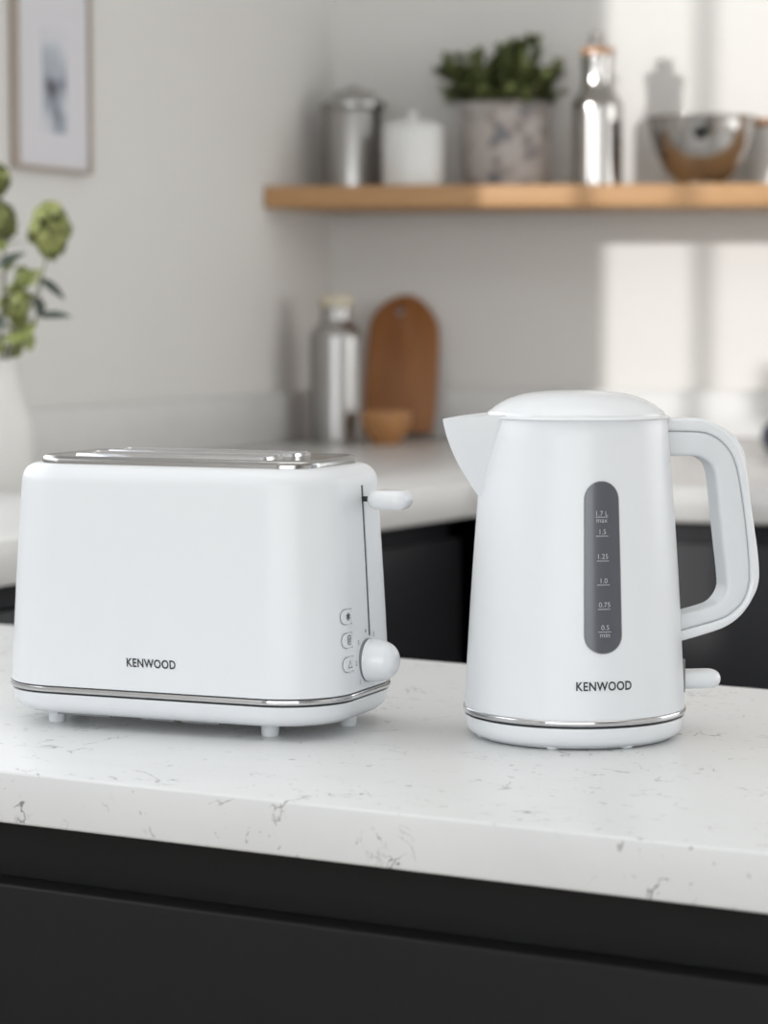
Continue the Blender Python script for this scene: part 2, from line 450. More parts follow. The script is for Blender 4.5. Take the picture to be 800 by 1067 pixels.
cw = lw(0.02, 0) + BU * 0.0 + LN * eps + BN * eps
KW = thing('kitchen_worktop', 'pale stone L-shaped worktop along the walls behind the island', 'worktop', (0, 0, 0))
bm = bmesh.new()
cA = Aw + LN * eps; cR = Rw + BN * eps; cC = COR + (LN + BN) * 0.002
prism(bm, [A, P, R, cR, cC, cA], ZW - WT, ZW); bevelled(bm, 0.003, 2); obj('slab', bm, 'stone', KW)
UP = 0.087
bm = bmesh.new(); s1 = cA - LU * 0; prism(bm, [cC + LN * .018 + LU * .0, cA + LN * .018, cA, cC], ZW + .0005, ZW + UP); bevelled(bm, 0.002, 2); tag(obj('worktop_upstand', bm, 'stone'), 'pale stone upstand running along the foot of the left wall', 'upstand')
bm = bmesh.new(); prism(bm, [cC + LN * .020 + BN * .0, cC + LN * .02 + BN * .018, cR + BN * .018, cR], ZW + .0005, ZW + UP); bevelled(bm, 0.002, 2); tag(obj('worktop_upstand', bm, 'stone'), 'pale stone upstand along the foot of the back wall behind the chopping board', 'upstand')

def base_cabinet(label, front_a, front_b, n_, poly, splits):
    t = thing('base_cabinet', label, 'cabinet', (front_a.x, front_a.y, 0), math.atan2((front_b - front_a).y, (front_b - front_a).x))
    u = (front_b - front_a).normalized()
    def loc(p): d = p - front_a; return Vector((d.dot(u), d.dot(n_)))
    Lf = (front_b - front_a).length
    bm = bmesh.new(); prism(bm, [loc(p) for p in poly], 0.1, ZW - WT); obj('carcass', bm, 'slate', t)
    bm = bmesh.new(); prism(bm, [(0.02, 0.06), (Lf - .03, 0.06), (Lf - .03, 0.10), (0.02, 0.10)], 0, 0.1); obj('plinth', bm, 'blackin', t)
    xs = [0.0] + splits + [Lf]
    for a, b in zip(xs, xs[1:]):
        bm = bmesh.new(); prism(bm, [(a + .002, -0.021), (b - .002, -0.021), (b - .002, -0.001), (a + .002, -0.001)], 0.11, ZW - WT - 0.028); bevelled(bm, 0.0012, 2); obj('door', bm, 'slate', t)
A2, P2, R2, Rw2, Aw2, ln, rn, p2, r2 = run_polys(0.036)
g = 0.004
base_cabinet('black base cabinet below the left run of pale worktop, behind the toaster', A2, P2 - lv * .03, ln, [A2, P2 - lv * .03, COR + LN * .03 + LU * .12, Aw2 + LN * g], [0.62])
base_cabinet('charcoal base cabinet below the back run of worktop, behind the kettle', P2 + rv * .03, R2, rn, [P2 + rv * .03, R2, Rw2 + BN * g, COR + BN * .03 + BU * .12], [0.66, 1.28])

# ------------------------------------------------------------------ wall shelf
SD = 0.295
sl = SD / math.cos(rad(15))
SZ1 = at_y(420, 192.5, bw(.3, SD).y).z; ST = 0.037
SH = thing('wall_shelf', 'long honey oak floating shelf on the back wall above the worktop', 'shelf', (COR.x, COR.y, SZ1))
bm = bmesh.new()
pl = [lw(0.004, 0) + (LN + BN) * .002, lw(sl, .002), bw(2.2, SD), bw(2.2, 0.002)]
prism(bm, [p - COR for p in pl], -ST, 0); bevelled(bm, 0.003, 2)
so = obj('plank', bm, 'oak', SH)

def spot(px, d):
    """point on the shelf top seen at image column px, d metres off the wall"""
    o = bw(0, d); k = (px - CX) / F / math.cos(PITCH)
    k = (px - CX) / F
    for _ in range(3):
        a = (k * (o.y * math.cos(PITCH)) - o.x) / (BU.x - k * BU.y)
    p = o + BU * a
    return Vector((p.x, p.y, SZ1))

# canister
c = spot(368, 0.125)
t = thing('canister', 'round brushed steel canister with flat lid, leftmost on the oak shelf', 'canister', c)
lathe_b = bmesh.new(); lathe(lathe_b, [(0, 0), (.050, 0), (.0525, .003), (.0525, .138), (.051, .141), (0, .141)], 64); obj('body', lathe_b, 'steel', t)
bm = bmesh.new(); lathe(bm, [(0, .1412), (.0575, .1412), (.0585, .1435), (.0585, .151), (.054, .155), (.046, .157), (.040, .163), (.037, .170), (.030, .1735), (0, .1745)], 64); lid = obj('lid', bm, 'steel', t)
bm = bmesh.new(); lathe(bm, [(0, .1746), (.012, .1746), (.013, .178), (.011, .1815), (0, .1825)], 32); obj('knob', bm, 'steel', lid)
# white jar
c = spot(430, 0.215)
t = thing('ceramic_jar', 'squat white ceramic jar with knobbed lid on the shelf beside the steel canister', 'jar', c)
bm = bmesh.new(); lathe(bm, [(0, 0), (.048, 0), (.051, .003), (.0525, .012), (.0525, .096), (.051, .099), (0, .099)], 64); obj('body', bm, 'ceramic', t)
bm = bmesh.new(); lathe(bm, [(0, .0995), (.0515, .0995), (.053, .101), (.052, .106), (.044, .111), (.02, .114), (0, .1145)], 64); lid = obj('lid', bm, 'ceramic', t)
bm = bmesh.new(); lathe(bm, [(0, .113), (.0075, .113), (.0068, .120), (.0085, .125), (.007, .130), (0, .1315)], 24); obj('knob', bm, 'ceramic', lid)

def leaf(bm, base, d, up, ln_, w, curl=0.15, n=5):
    d = d.normalized(); s = d.cross(up)
    if s.length < 1e-4: s = d.orthogonal()
    s.normalize(); u = s.cross(d).normalized()
    rows = []
    for i in range(n + 1):
        t = i / n
        ww = w * math.sin(PI * min(1, 0.06 + t * 0.92)) ** 0.8 * (1 - 0.25 * t)
        if i == n: ww = w * 0.04
        c = base + d * (ln_ * t) + u * (-curl * ln_ * t * t)
        rows.append([bm.verts.new(c - s * ww + u * ww * .25), bm.verts.new(c), bm.verts.new(c + s * ww + u * ww * .25)])
    for a, b in zip(rows, rows[1:]):
        bm.faces.new((a[0], a[1], b[1], b[0])); bm.faces.new((a[1], a[2], b[2], b[1]))

def rdir(zmin=-1.0):
    while True:
        v = Vector((random.uniform(-1, 1), random.uniform(-1, 1), random.uniform(-1, 1)))
        if 0.1 < v.length < 1 and v.normalized().z > zmin: return v.normalized()

# potted plant
c = spot(526.5, 0.105)
t = thing('potted_plant', 'bushy dark green plant in a mottled grey stone pot on the oak shelf', 'plant', c)
bm = bmesh.new(); slathe(bm, [(0, 0), (.068, 0), (.072, .003), (.077, .03), (.079, .07), (.080, .12), (.0805, .145), (.079, .151), (.074, .151), (.072, .14), (.072, .128), (0, .126)], 64, 3); pot = obj('pot', bm, 'pot', t)
bm = bmesh.new(); lathe(bm, [(0, .1265), (.0715, .1285), (.06, .135), (.03, .142), (0, .144)], 32); obj('soil', bm, 'soil', t)
bs = bmesh.new(); bl = bmesh.new(); bl2 = bmesh.new()
tips = []
for i in range(105):
    a = random.uniform(0, 2 * PI); q = math.sqrt(random.random())
    x0 = Vector((.05 * q * math.cos(a), .05 * q * math.sin(a), .136))
    hh = random.uniform(.025, .118) * (1.05 - .30 * q)
    ex = x0 + Vector((math.cos(a) * q * (.072 if math.cos(a) < 0 else .05), math.sin(a) * q * .055, hh))
    if i < 5: ex = Vector((.005 + .012 * i, .01 * (i % 2), .262 - .004 * abs(i - 3)))
    if ex.y > .06: ex.y = .06
    mid = x0.lerp(ex, .5) + Vector((random.uniform(-.008, .008), random.uniform(-.008, .008), .008))
    pts = catmull([x0, mid, ex], 4); tube(bs, pts, .0013, 5, .0007)
    for k in range(2, len(pts)):
        for _ in range(6):
            d = rdir(-0.5); d = (d + (pts[k] - pts[k - 1]).normalized() * .6).normalized()
            tgt = bl2 if random.random() < .22 else bl
            leaf(tgt, pts[k], d, Vector((0, 0, 1)), random.uniform(.014, .024), random.uniform(.0045, .0080), random.uniform(-.1, .35), 4)
obj('stem', bs, 'stem', t); obj('foliage', bl, 'leaf', t, fix=False); obj('young_foliage', bl2, 'leaf2', t, fix=False)['label'] = 'paler yellow-green young leaves'

# tall steel bottle on the shelf
c = spot(621, 0.165)
t = thing('steel_bottle', 'tall polished steel bottle with wooden collar standing on the oak shelf', 'bottle', c)
bm = bmesh.new(); slathe(bm, [(0, 0), (.040, 0), (.0425, .002), (.0435, .006), (.0435, .05), (.0435, .10), (.0435, .135), (.0425, .143), (.037, .154), (.030, .165), (.0268, .176), (.026, .19), (.0265, .208), (.028, .222), (.028, .228), (.025, .2285), (0, .2285)], 64, 4); obj('body', bm, 'steel2', t)
bm = bmesh.new(); lathe(bm, [(0, .2287), (.0285, .2287), (.0295, .231), (.0295, .237), (.028, .239), (0, .239)], 48); obj('collar', bm, 'copper', t)
bm = bmesh.new(); slathe(bm, [(0, .2392), (.016, .2392), (.016, .246), (.013, .249), (.0135, .254), (.0145, .260), (.011, .266), (0, .268)], 32, 4); obj('stopper', bm, 'steel2', t)
# mixing bowl
c = spot(729, 0.185)
t = thing('mixing_bowl', 'shiny round steel mixing bowl on the oak shelf right of the tall bottle', 'bowl', c)
bm = bmesh.new(); slathe(bm, [(0, .004), (.030, .004), (.046, .012), (.064, .030), (.080, .058), (.089, .090), (.0925, .113), (.095, .1145), (.0955, .117), (.0925, .118), (.0905, .114), (.087, .092), (.078, .060), (.062, .033), (.044, .0155), (.028, .0075), (0, .007)], 72, 3); obj('bowl_body', bm, 'steel2', t)
bm = bmesh.new(); lathe(bm, [(.026, .0002), (.036, .0002), (.034, .008), (.028, .008), (.026, .0002)], 48); obj('foot_ring', bm, 'steel2', t)
# lidded jar at the right edge
c = spot(815, 0.085)
t = thing('storage_jar', 'white jar with brown wooden lid at the right end of the oak shelf', 'jar', c)
bm = bmesh.new(); lathe(bm, [(0, 0), (.058, 0), (.0615, .003), (.0615, .104), (.060, .107), (0, .107)], 64); obj('body', bm, 'ceramic', t)
bm = bmesh.new(); lathe(bm, [(0, .1073), (.0625, .1073), (.064, .1085), (.064, .118), (.0625, .1195), (0, .1195)], 64); obj('lid', bm, 'copper', t)

# ------------------------------------------------------------------ things on the wall worktop
c = at_z(350.5, 461, ZW)
t = thing('steel_flask', 'brushed steel flask with pale stopper on the worktop in the room corner', 'bottle', c)
bm = bmesh.new(); slathe(bm, [(0, 0), (.042, 0), (.0450, .002), (.0460, .006), (.0460, .05), (.0460, .12), (.0460, .175), (.045, .186), (.040, .196), (.032, .206), (.0275, .213), (.0270, .222), (.0270, .233), (.0255, .2345), (0, .2345)], 64, 4); obj('body', bm, 'steel', t)
bm = bmesh.new(); lathe(bm, [(0, .2347), (.026, .2347), (.0300, .2375), (.0305, .247), (.029, .254), (.02, .257), (0, .2575)], 48); obj('stopper', bm, 'cork', t)

# chopping board leaning on the wall
bc = at_z(416, 457, ZW)
hgt = 0.262; lean = math.atan2(0.085, hgt)
t = thing('chopping_board', 'reddish-brown wooden chopping board with a hanging hole leaning against the back wall', 'chopping board', (bc.x, bc.y, ZW), -rad(7))
outl = catmull([Vector(p).to_3d() for p in [(-.060, .004), (-.064, .03), (-.065, .09), (-.064, .16), (-.061, .205), (-.052, .229), (-.036, .246), (-.014, .259), (.004, .2625), (.022, .258), (.044, .240), (.060, .215), (.065, .19), (.066, .13), (.064, .06), (.060, .012), (.055, .004)]], 6)
bm = bmesh.new()
th = .018
loft(bm, [[Vector((p.x * s, y, .002 + p.y * s)) for p in outl] for y, s in ((-th / 2, .97), (-th / 2 + .002, 1.0), (th / 2 - .002, 1.0), (th / 2, .97))])
brd = obj('plank', bm, 'board', t)
hb = bmesh.new(); tube(hb, [Vector((-.006, -.03, .234)), Vector((-.006, .03, .234))], .0085, 24); cut(brd, [hb])
brd.rotation_euler = (-lean, 0, 0)
brd.location = (0, 0, .004)
# wooden bowl
c = at_z(402, 463, ZW)
t = thing('wooden_bowl', 'small light brown wooden bowl in front of the chopping board', 'bowl', c)
bm = bmesh.new(); slathe(bm, [(0, 0), (.022, 0), (.0245, .002), (.027, .006), (.0365, .020), (.0425, .037), (.0445, .053), (.0435, .0555), (.041, .055), (.039, .038), (.032, .022), (.020, .012), (0, .009)], 48, 4); obj('bowl_body', bm, 'bowlwood', t)
# dark pot at the right edge
c = at_z(818, 474, ZW)
t = thing('sugar_pot', 'dark blue-grey rounded pot on the back worktop at the far right edge', 'pot', c)
bm = bmesh.new(); slathe(bm, [(0, 0), (.022, 0), (.028, .003), (.036, .016), (.039, .028), (.036, .042), (.029, .049), (0, .050)], 40, 4); obj('body', bm, 'navy', t)
bm = bmesh.new(); slathe(bm, [(0, .0503), (.028, .0503), (.027, .054), (.016, .058), (.006, .060), (.007, .064), (0, .066)], 40, 3); obj('lid', bm, 'navy', t)

# vase with branches, left
c = at_z(1, 512, ZW); VY = c.y
t = thing('flower_vase', 'off-white bottle vase on the left worktop holding leafy stems', 'vase', c)
bm = bmesh.new(); slathe(bm, [(0, 0), (.030, 0), (.034, .003), (.041, .03), (.043, .06), (.040, .090), (.032, .118), (.0265, .138), (.0245, .152), (.0258, .165), (.0250, .167), (.0228, .165), (.0215, .15), (.024, .136), (.029, .118), (.037, .088), (.039, .06), (.036, .03), (.028, .008), (0, .006)], 56, 4); obj('body', bm, 'vase', t)
b = thing('leafy_branches', 'green leafy stems with pale green flower heads standing in the off-white vase', 'plant', c)
def vp(px, py, dy=0.0): return at_y(px, py, VY + dy) - c
bs = bmesh.new(); bl = bmesh.new(); bl3 = bmesh.new()
m0 = Vector((0, 0, .02))
heads = [((54, 240), -.01, .041), ((0, 230), .02, .036), ((18, 320), -.015, .026), ((-32, 205), -.01, .034), ((24, 288), .005, .020), ((-2, 185), .03, .024)]
for (px, py), dy, r in heads:
    e = vp(px, py + 8, dy); mo = Vector((e.x * .2, e.y * .2 - .0, .166))
    mo.x = max(-.012, min(.012, mo.x))
    pts = catmull([Vector((mo.x * -.5, mo.y * -.5, .03)), mo, mo.lerp(e, .55) + Vector((.006, 0, .004)), e], 6)
    tube(bs, pts, .0019, 6, .0012)
    hb = bmesh.new()
    ec = vp(px, py, dy)
    n = 30 if r > .022 else 14
    for i in range(n):
        z = 1 - 2 * (i + .5) / n; ph = i * 2.39996 + random.uniform(-.3, .3)
        d = Vector((math.sqrt(1 - z * z) * math.cos(ph), math.sqrt(1 - z * z) * math.sin(ph), z))
        k_ = random.uniform(.55, 1.05)
        cc = ec + Vector((d.x * r * .60 * k_, d.y * r * .60 * k_, d.z * r * .85 * k_))
        tang = (d.orthogonal().normalized()); tang.rotate(Matrix.Rotation(random.uniform(0, 6), 3, d)); tang = (tang + d * random.uniform(-.2, .6)).normalized()
        leaf(hb, cc - tang * r * .30, tang, d, r * random.uniform(.6, .9), r * random.uniform(.26, .40), random.uniform(-.2, .4), 4)
    lathe(hb, [(0, -r * .6), (r * .25, -r * .42), (r * .36, 0), (r * .25, r * .42), (0, r * .6)], 10, ec)
    obj('flower_head', hb, 'petal' if r > .022 else 'leaf2', b, fix=False)
    for k in range(9, len(pts) - 1, 2):
        d = rdir(-.2); leaf(bl, pts[k], d, Vector((0, 0, 1)), random.uniform(.022, .034), random.uniform(.007, .010), .2)
for (px, py, qx, qy, dy, m_) in ((40, 290, 68, 309, .0, 3), (40, 330, 73, 327, .0, 3), (38, 310, 44, 330, 0, 3), (-4, 278, 24, 262, -.01, 3), (12, 300, 42, 280, .0, 2), (15, 360, 36, 335, -.01, 2), (4, 355, 26, 350, -.02, 2), (12, 372, 22, 358, .01, 2), (-6, 345, 4, 330, -.01, 3), (2, 368, -14, 345, 0, 2), (0, 340, -20, 320, 0, 2), (24, 345, 33, 365, -.01, 2)):
    p, q = vp(px, py, dy), vp(qx, qy, dy)
    leaf(bl3 if m_ == 3 else bl, p, q - p, Vector((.2, -.6, .8)), (q - p).length * 1.05, .0095 if m_ == 3 else .013, .12)
e = vp(62, 300); tube(bs, catmull([Vector((.004, 0, .03)), Vector((.010, 0, .166)), vp(30, 350), vp(40, 318), vp(42, 290)], 6), .0017, 6, .001)
obj('stem', bs, 'stem', b); obj('foliage', bl, 'leaf2', b, fix=False); obj('dark_foliage', bl3, 'leaf3', b, fix=False)['label'] = 'darker blue-green narrow leaves'

# ------------------------------------------------------------------ picture on the left wall
pa1 = a_of_y(3.681); pa0 = a_of_y(3.885); pz0 = ZC + (325 - 181) / F * 3.8; pz1 = pz0 + 0.36
PW = pa1 - pa0
po = lw(pa0, 0.001)
t = thing('framed_picture', 'abstract grey print in a thin pale wood frame on the left wall', 'picture', (po.x, po.y, pz0), math.atan2(LU.y, LU.x))
# local x runs along the wall towards the viewer, local +y points into the room (LN)
fw, fd = .006, .014
bm = bmesh.new()
for (x0, x1, z0, z1) in ((0, fw, 0, .36), (PW - fw, PW, 0, .36), (fw, PW - fw, 0, fw), (fw, PW - fw, .36 - fw, .36)):
    prism(bm, [(x0, 0), (x1, 0), (x1, fd), (x0, fd)], z0, z1)
fr = obj('frame', bm, 'ash', t)
bm = bmesh.new(); prism(bm, [(fw, .002), (PW - fw, .002), (PW - fw, .008), (fw, .008)], fw, .36 - fw); obj('mount', bm, 'mat', t)
bm = bmesh.new(); prism(bm, [(PW * .32, .0082), (PW * .64, .0082), (PW * .64, .0092), (PW * .32, .0092)], .055, .205); obj('print', bm, 'art', t)

# ------------------------------------------------------------------ toaster
TA = rad(22.5)
TL, TW, TR = .2490, .146, .047
ZB, ZT = .0285, .1755           # body bottom, body top
TAP = .0078                     # inset at the top on each side
TOASTER = thing('toaster', 'white two-slice toaster with chrome top standing left of the kettle', 'toaster', (-.1252, 1.7525, TOP), -TA)
def tdim(z):
    k = (z - ZB) / (ZT - ZB); o = TAP * (k * .75 + .25 * k * k)
    return TL - 2 * o, TW - 2 * o, TR - o * .6
def tsurf(s, z, off=0.0):
    """perimeter position s (0 = middle of the right end, negative towards the front face)"""
    l, w, r = tdim(z); hw = w / 2 - r
    q = -s
    if q <= hw: return Vector((l / 2 + off, -q, z))
    q -= hw
    if q <= r * PI / 2:
        a = q / r
        return Vector((l / 2 - r + (r + off) * math.cos(a), -w / 2 + r - (r + off) * math.sin(a), z))
    q -= r * PI / 2
    return Vector((l / 2 - r - q, -w / 2 - off, z))
rings = []
FR = .012
for i in range(9):
    z = ZB + (ZT - FR - ZB) * i / 8; l, w, r = tdim(z); rings.append(rrect(l, w, r, z, 14))
l0, w0, r0_ = tdim(ZT - FR)
for i in range(1, 9):
    a = PI / 2 * i / 8; o = FR * (1 - math.cos(a)); rings.append(rrect(l0 - 2 * o, w0 - 2 * o, r0_ - o, ZT - FR + FR * math.sin(a), 14))
bm = bmesh.new(); loft(bm, rings)
body = obj('body', bm, 'white', TOASTER, 40)
PLL, PLW, PLZ = .204, .100, .0052
sl_w, sl_l = .026, .138; sl_y = .0225; sl_x = -.004
cuts = []
for s in (-1, 1):
    k = bmesh.new(); prism(k, [(sl_x - sl_l / 2, s * sl_y - sl_w / 2), (sl_x + sl_l / 2, s * sl_y - sl_w / 2), (sl_x + sl_l / 2, s * sl_y + sl_w / 2), (sl_x - sl_l / 2, s * sl_y + sl_w / 2)], .05, .25); cuts.append(k)
k = bmesh.new(); prism(k, [(.09, .0035), (.2, .0035), (.2, .0075), (.09, .0075)], .0625, .1625); cuts.append(k)
cut(body, cuts)
# dark liners inside the slots
for s in (-1, 1):
    bm = bmesh.new()
    x0, x1, y0, y1 = sl_x - sl_l / 2, sl_x + sl_l / 2, s * sl_y - sl_w / 2, s * sl_y + sl_w / 2; q = .0006
    rings = [rrect(x1 - x0 - 2 * q, y1 - y0 - 2 * q, .002, z, 2) for z in (.1795, .052)] + [rrect(x1 - x0 - 2 * q - .002, y1 - y0 - 2 * q - .002, .0015, z, 2) for z in (.053, .1795)]
    ce = Vector(((x0 + x1) / 2, (y0 + y1) / 2, 0))
    vr = loft(bm, [[p + ce for p in r] for r in rings], False, False)
    bm.faces.new(vr[1]); bm.faces.new(vr[2])
    ln_ = obj('slot_liner', bm, 'dark', TOASTER)
    bm = bmesh.new()
    for k in range(9):
        for yy in (y0 + .0055, y1 - .0055):
            x = x0 + .012 + (x1 - x0 - .024) * k / 8
            tube(bm, [Vector((x, yy, .06)), Vector((x, yy, .1775)), Vector((x + .002, yy, .1795))], .0008, 6)
    obj('guide_wires', bm, 'chrome', ln_)
bm = bmesh.new()
e = .0022
rg = [rrect(PLL, PLW, .022, ZT - .0003, 10), rrect(PLL, PLW, .022, ZT + .0018, 10)]
for i in range(1, 5):
    a = PI / 2 * i / 4; o = .0035 * (1 - math.cos(a)); rg.append(rrect(PLL - 2 * o, PLW - 2 * o, .022 - o, ZT + .0018 + .0034 * math.sin(a), 10))
rg.append(rrect(PLL - .012, PLW - .012, .018, ZT + .0046, 10))
loft(bm, rg); plate = obj('top_plate', bm, 'brushed', TOASTER, 50)
cuts = []
for s in (-1, 1):
    k = bmesh.new(); prism(k, [(sl_x - sl_l / 2, s * sl_y - sl_w / 2), (sl_x + sl_l / 2, s * sl_y - sl_w / 2), (sl_x + sl_l / 2, s * sl_y + sl_w / 2), (sl_x - sl_l / 2, s * sl_y + sl_w / 2)], .1, .25); cuts.append(k)
cut(plate, cuts)
for s in (-1, 1):
    bm = bmesh.new()
    q = [rrect(sl_l + .005, sl_w + .005, .004, ZT + .0044, 4), rrect(sl_l + .004, sl_w + .004, .004, ZT + .0066, 4), rrect(sl_l + .0005, sl_w + .0005, .003, ZT + .0070, 4), rrect(sl_l - .0012, sl_w - .0012, .003, ZT + .0058, 4), rrect(sl_l - .0012, sl_w - .0012, .003, ZT + .001, 4)]
    loft(bm, [[p + Vector((sl_x, s * sl_y, 0)) for p in r] for r in q], False, False); obj('slot_rim', bm, 'chrome', TOASTER, 50, fix=False)
# chrome band, tray base, feet
bm = bmesh.new()
loft(bm, [rrect(TL - .004, TW - .004, TR - .002, .0243, 14), rrect(TL + .002, TW + .002, TR + .001, .0246, 14), rrect(TL + .003, TW + .003, TR + .0015, .0260, 14), rrect(TL + .002, TW + .002, TR + .001, .0276, 14), rrect(TL - .004, TW - .004, TR - .002, .0284, 14)])
obj('chrome_band', bm, 'chrome', TOASTER, 50)
rings = []
for (o, z) in ((.030, .0084), (.014, .0085), (.0075, .0096), (.0035, .0126), (.0012, .0165), (.0002, .0230)):
    rings.append(rrect(TL - 2 * o, TW - 2 * o, TR - o * .6, z, 14))
bm = bmesh.new(); loft(bm, rings); tb_ = obj('base', bm, 'white2', TOASTER, 50)
bm = bmesh.new(); loft(bm, [rrect(TL - .003, TW - .003, TR - .0015, .0228, 14), rrect(TL - .003, TW - .003, TR - .0015, .0246, 14)]); obj('shadow_gap', bm, 'dark', tb_)
if True:
    for x, y in ((-.0860, -.045), (.0735, -.045), (-.104, .016), (.1035, .014)):
        bm = bmesh.new(); lathe(bm, [(0, 0), (.0052, 0), (.0058, .0008), (.0064, .0112), (0, .0112)], 24, (x, y, 0)); obj('foot', bm, 'white2', TOASTER)
for x0, x1 in ((-.075, -.035), (-.012, .012), (.018, .045)):                            # vents along the underside edge
    bm = bmesh.new(); prism(bm, [(x0, -TW / 2 + .0095), (x1, -TW / 2 + .0095), (x1, -TW / 2 + .012), (x0, -TW / 2 + .012)], .0082, .0094); obj('tray_slit', bm, 'seam', tb_)
bm = bmesh.new()
q = [(.1, .0628), (tdim(.0628)[0] / 2 - .0006, .0628), (tdim(.1622)[0] / 2 - .0006, .1622), (.1, .1622)]
loft(bm, [[Vector((x, y, z)) for x, z in q] for y in (.00355, .00745)]); obj('lever_slot', bm, 'dark', TOASTER)
# lever, knob, buttons
l_, w_, r_ = tdim(.1535); ex = l_ / 2
bm = bmesh.new(); prism(bm, [(ex - .01, .0044), (ex + .011, .0044), (ex + .011, .0066), (ex - .01, .0066)], .1518, .1552); lever = obj('lever_arm', bm, 'dark', TOASTER)
bm = bmesh.new(); rbox(bm, .028, .025, .0128, .0085, (ex + .0195, .0055, .1535), 7); obj('lever', bm, 'white2', TOASTER)
l_, w_, r_ = tdim(.0470); ex = l_ / 2
def along_x(bm):
    bmesh.ops.rotate(bm, verts=bm.verts, cent=(0, 0, 0), matrix=Matrix.Rotation(PI / 2, 3, 'Y')); return bm
bm = bmesh.new(); lathe(bm, [(0, -.001), (.0144, -.001), (.0144, .0014), (0, .0016)], 48); along_x(bm); bmesh.ops.translate(bm, verts=bm.verts, vec=(ex, 0, .0470)); obj('knob_ring', bm, 'seam', TOASTER)
bm = bmesh.new(); slathe(bm, [(0, .0014), (.0130, .0014), (.0140, .0025), (.0142, .006), (.0136, .010), (.0118, .0155), (.0085, .0195), (.0045, .0214), (0, .0218)], 48, 4); along_x(bm); bmesh.ops.translate(bm, verts=bm.verts, vec=(ex, 0, .0470)); obj('control_knob', bm, 'white2', TOASTER, 60)
bm = bmesh.new()
for i, ch in enumerate('12345'):
    a = rad(222 - i * 42); vs, fs = text2d(ch, .0042, .00005)
    wrap(bm, vs, fs, lambda u, v: tsurf(u, v, .0004), .0195 * math.cos(a), .0470 - .0012 + .0195 * math.sin(a))
obj('dial_numbers', bm, 'tick', TOASTER, fix=False)
def snow(bm, fn, u, v):
    for k in range(3):
        a = rad(30 + 60 * k); stroke2d(bm, [(u - .0024 * math.cos(a), v - .0024 * math.sin(a)), (u, v), (u + .0024 * math.cos(a), v + .0024 * math.sin(a))], .0008, fn)
        for s in (-1, 1):
            for b_ in (-1, 1):
                bx, bv = u + s * .0016 * math.cos(a), v + s * .0016 * math.sin(a); aa = a + b_ * rad(45) + (PI if s < 0 else 0)
                stroke2d(bm, [(bx, bv), (bx + .0011 * math.cos(aa), bv + .0011 * math.sin(aa))], .0005, fn)
def slice_(bm, fn, u, v):
    stroke2d(bm, [(u - .0017, v - .0028), (u + .0017, v - .0028), (u + .0017, v + .0012), (u + .0021, v + .0022), (u + .0012, v + .0030), (u - .0012, v + .0030), (u - .0021, v + .0022), (u - .0017, v + .0012)], .0006, fn, True)
    stroke2d(bm, [(u - .0010, v - .0018), (u + .0006, v - .0005), (u - .0006, v + .0004), (u + .0010, v + .0018)], .0006, fn)
def tri(bm, fn, u, v): stroke2d(bm, [(u - .0024, v - .0022), (u + .0024, v - .0022), (u, v + .0026)], .0007, fn, True)
SB = -.0325
for i, (zz, ic) in enumerate(((.0790, snow), (.0635, slice_), (.0478, tri))):
    def pad(k, zz=zz):
        v = zz - .0048 + .0096 * k; h = .0048; dz = abs(v - zz)
        return (SB - .0058 + (h - math.sqrt(max(0, h * h - dz * dz))), SB + .0085, v)
    bm = bmesh.new(); wrap_grid(bm, pad, 10, 14, lambda u, v: tsurf(u, v, .0003))
    bt = obj('button', bm, 'white2', TOASTER, fix=False)
    ol = [(SB + .0085, zz + .0048)] + [(SB - .001 - .0048 * math.sin(PI * k / 12), zz + .0048 * math.cos(PI * k / 12)) for k in range(13)] + [(SB + .0085, zz - .0048)]
    bm = bmesh.new(); stroke2d(bm, ol, .00045, lambda u, v: tsurf(u, v, .00045)); obj('button_rim', bm, 'seam', bt, fix=False)
    bm = bmesh.new(); ic(bm, lambda u, v: tsurf(u, v, .0006), SB + .0030, zz); obj('icon', bm, 'ink', bt, fix=False)
# print on the front face
def toaster_local(px, py, z):
    """perimeter position of the front-face point seen at the image column px"""
    best = None
    mw = Matrix.Translation(TOASTER.location) @ Matrix.Rotation(-TA, 4, 'Z')
    for i in range(2000):
        s = -.09 - i * .0001
        w = mw @ tsurf(s, z); k = w.y * math.cos(PITCH) - (w.z - ZC) * math.sin(PITCH)
        d = abs(CX + F * w.x / k - px)
        if best is None or d < best[0]: best = (d, s)
    return best[1]
lz = .0445
s0 = toaster_local(157.5, 691, lz)
vs, fs = text2d('KENWOOD', .0078, .00018, 1.07)
wid = max(v[0] for v in vs) - min(v[0] for v in vs)
bm = bmesh.new(); wrap(bm, vs, fs, lambda u, v: tsurf(u, v, .0003), s0, lz, .0360 / wid, 1.0)
obj('logo', bm, 'ink', TOASTER, fix=False)['label'] = 'black printed maker lettering'

